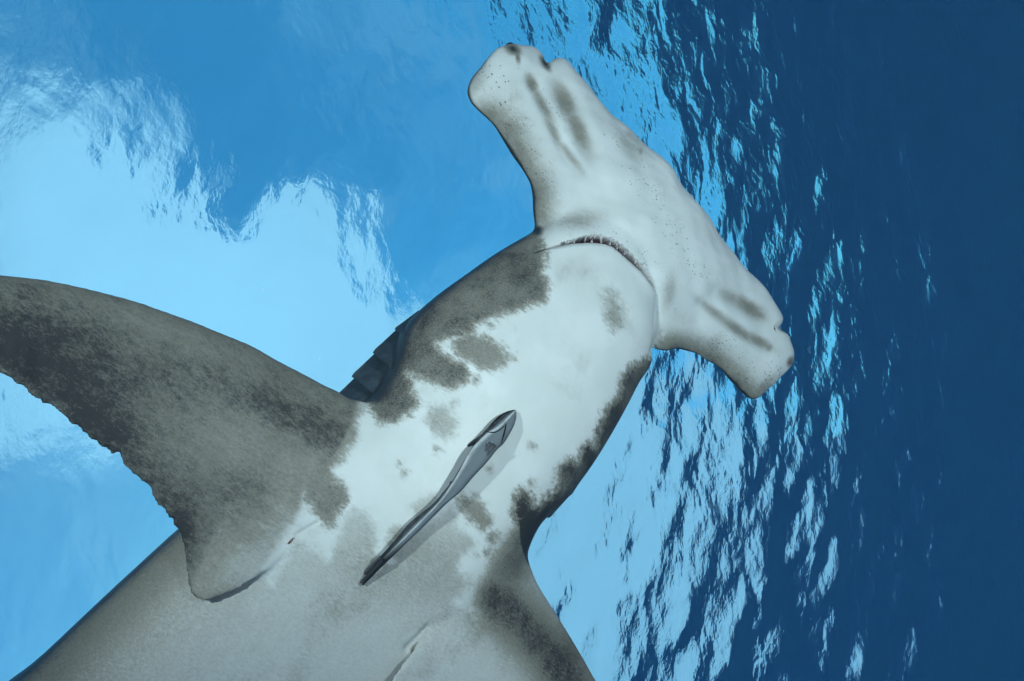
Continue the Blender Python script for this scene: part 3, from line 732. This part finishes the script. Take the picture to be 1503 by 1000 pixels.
for i in range(nr):
    a, b, c, tk = rr[i, 0:2], rr[i, 2:4], rr[i, 4:6], rr[i, 6]
    z0 = zz[i] - gap[i]
    ctrl = [(a, .45, .95), (a * .5 + b * .5, .70, .85), (b, .88, .10), (b * .78 + c * .22, .97, .30), (b * .45 + c * .55, 1.0, .36), (b * .12 + c * .88, .78, .48), (c, .42, .80), (b * .25 + c * .75, .06, .95), (a * .5 + c * .5, .0, .95), (a * .8 + c * .2, .10, .95)]
    m = len(ctrl); P4 = np.array([[*p, h] for p, h, _ in ctrl + ctrl[:3]]); P4 = np.vstack([P4])
    fine = resample(np.array([[*p, h, cc] for p, h, cc in [ctrl[-1]] + ctrl + ctrl[:2]]), (m + 2) * 6 + 1)[6:6 + m * 6]
    z = z0 - tk * fine[:, 2]
    rings.append(np.stack([(fine[:, 0] - CX) / F * z, (fine[:, 1] - CY) / F * z, z], -1)); cols.append(fine[:, 3])
RV = np.stack(rings); nvr = RV.shape[1]
me = bpy.data.meshes.new('body')
fc = grid_faces(nr, nvr, True).tolist() + [tuple(range(nvr))[::-1], tuple((nr - 1) * nvr + j for j in range(nvr))]
me.from_pydata(W(RV.reshape(-1, 3)).tolist(), [], fc); me.update()
fattr(me, 'shade', np.clip(np.array(cols).ravel(), 0, 1))
fattr(me, 'along', np.repeat(np.linspace(0, 1, nr), nvr))
def remora_skin():
    m, t, out = material('remora_skin')
    pos = t.node('ShaderNodeTexCoord').outputs['Object']
    sh = t.attr('shade').outputs['Fac']; al = t.attr('along').outputs['Fac']
    n = t.noise(pos, 260, 4, .6); n2 = t.noise(pos, 90, 4, .6)
    x = t.math('ADD', sh, t.math('MULTIPLY', t.math('SUBTRACT', n, .5), .16))
    c1 = t.mix(t.step(x, .06, .34), (.50, .54, .55), (.14, .165, .18))
    c2 = t.mix(t.step(x, .40, .85), c1, (.030, .032, .036))
    c2 = t.mix(t.math('MULTIPLY', t.step(n2, .4, .75), .45), c2, (.12, .14, .155))
    c3 = t.mix(t.math('MULTIPLY', t.step(al, .84, .95), .9), c2, (.010, .011, .012))
    b = t.node('ShaderNodeBsdfPrincipled'); t.put(b.inputs['Base Color'], c3); b.inputs['Roughness'].default_value = .6; b.inputs['Specular IOR Level'].default_value = .15
    t.l.new(b.outputs[0], out.inputs[0]); return m
RSKIN = remora_skin()
rb = rkeep(link('body', me, RSKIN))
bm = bmesh.new(); bm.from_mesh(me); bmesh.ops.recalc_face_normals(bm, faces=bm.faces); bm.to_mesh(me); bm.free(); me.shade_smooth()
DARK = simple_material('remora_dark_fin', (.022, .024, .028), .45, .35, 300)
GREYF = simple_material('remora_grey_fin', (.075, .08, .088), .45, .35, 300)
def rz(p):                                                 # height of the remora's near side at that pixel
    pp = PX(RV.reshape(-1, 3)); d = ((pp - np.asarray(p)) ** 2).sum(1); kk = np.argsort(d)[:14]
    return RV.reshape(-1, 3)[kk, 2].min()
def blade(name, root0, root1, tip0, tip1, z_r, z_t, mat, th=.0012, bow=0.0):
    """thin fin: root edge to tip edge, pixels and lens distance"""
    n, m = 12, 8
    u = np.linspace(0, 1, n)[:, None]; v = np.linspace(0, 1, m)[None]
    r0, r1, t0, t1 = (np.array(q, float) for q in (root0, root1, tip0, tip1))
    pxs = (r0[None, None] * (1 - v)[..., None] + r1 * v[..., None]) * (1 - u)[..., None] + (t0 * (1 - v)[..., None] + t1 * v[..., None]) * u[..., None]
    z = z_r * (1 - u) + z_t * u - bow * np.sin(np.pi * v) * (1 - u * .5)
    thk = th * (1 - .75 * u) * (.3 + .7 * np.sin(np.pi * v))
    mk = lambda zz_: np.stack([(pxs[..., 0] - CX) / F * zz_, (pxs[..., 1] - CY) / F * zz_, zz_ + 0 * pxs[..., 0]], -1)
    Vv = W(np.concatenate([mk(z - thk).reshape(-1, 3), mk(z + thk).reshape(-1, 3)])); k = n * m; f = grid_faces(n, m)
    faces = np.concatenate([f, f[:, ::-1] + k]).tolist()
    ring_ = [i * m for i in range(n)] + [(n - 1) * m + j for j in range(1, m)] + [i * m + m - 1 for i in range(n - 2, -1, -1)] + [j for j in range(m - 2, 0, -1)]
    for a, b in zip(ring_, ring_[1:] + ring_[:1]): faces.append((b, a, a + k, b + k))
    return rkeep(add_mesh(name, Vv, faces, mat))
zf = rz((706, 640))
blade('pectoral_fin', (715, 632), (703, 648), (679, 657), (682, 660), zf + .010, zf + .012, DARK, .0018, .003)
zp = rz((716, 655))
blade('pelvic_fin', (718, 648), (723, 652), (701, 676), (703, 677.5), zp - .0005, zp - .004, GREYF, .0014, .002)
blade('pelvic_fin', (724, 650), (729, 655), (705, 677), (707, 679), zp - .0005, zp - .004, GREYF, .0014, .002)
zt = RV[-6, :, 2].min()
blade('tail_fin', (561, 818), (567, 826), (528, 855), (533, 860), zt + .001, zt - .004, DARK, .002, .002)
blade('tail_fin', (558, 815), (561, 820), (515, 858), (520, 861), zt + .003, zt + .008, GREYF, .0015, .001)
zb = RV[30, :, 2].min()
blade('dorsal_fin', (664, 707), (606, 765), (655, 706), (600, 763), zz[50] - .014, zz[50] - .010, GREYF, .0015)
def slit(line, wd, name):
    line = resample(line, 14); pts = np.array([rz(p) for p in line]); pts = np.convolve(np.pad(pts, 3, mode='edge'), np.ones(7) / 7, 'valid')
    d = np.gradient(line, axis=0); nrm = np.stack([-d[:, 1], d[:, 0]], 1); nrm /= np.linalg.norm(nrm, axis=1)[:, None]
    tw = np.sin(np.linspace(.25, np.pi - .1, 14))[:, None] * wd
    rows = []
    for off, dz in ((-1, .0004), (0, -.0007), (1, .0004), (0, .002)):
        q = line + nrm * tw * off; z = pts + dz; rows.append(np.stack([(q[:, 0] - CX) / F * z, (q[:, 1] - CY) / F * z, z], -1))
    Vv = np.stack(rows, 1)
    rkeep(add_mesh(name, W(Vv.reshape(-1, 3)), grid_faces(14, 4, True).tolist(), EYE))
slit([(713, 633), (721, 635), (731, 633), (741, 624)], 1.0, 'gill_opening')
slit([(743, 622), (741, 632), (738, 643), (735, 654)], 1.2, 'gill_opening')
slit([(748, 603.5), (737, 609), (727, 617), (714, 632)], 1.3, 'mouth_line')
e = ball('eye', W(np.array([(722 - CX) / F, (622.5 - CY) / F, 1]) * (rz((722, 622)) + .001)), .0016, EYE); rkeep(e)
dn = 0
disc_z = surf((735, 625))[0, 2]
bm = bmesh.new(); bmesh.ops.create_cone(bm, cap_ends=True, segments=28, radius1=.011, radius2=.010, depth=.008)
me = bpy.data.meshes.new('suction_disc'); bm.to_mesh(me); bm.free()
o = link('suction_disc', me, GREYF)
ax_ = Vector(W(UP((757., 603.)))) - Vector(W(UP((711., 655.)))); nn = Vector((M @ NRM).tolist()); ax_ = (ax_ - nn * ax_.dot(nn)).normalized(); sid = nn.cross(ax_)
mw = Matrix((sid * 1.0, ax_ * 2.2, nn)).transposed().to_4x4(); mw.translation = Vector(W(np.array([(734 - CX) / F, (628 - CY) / F, 1]) * (disc_z - .003)))
rkeep(o); o.matrix_basis = mw
print('TIME', time.time() - T0)
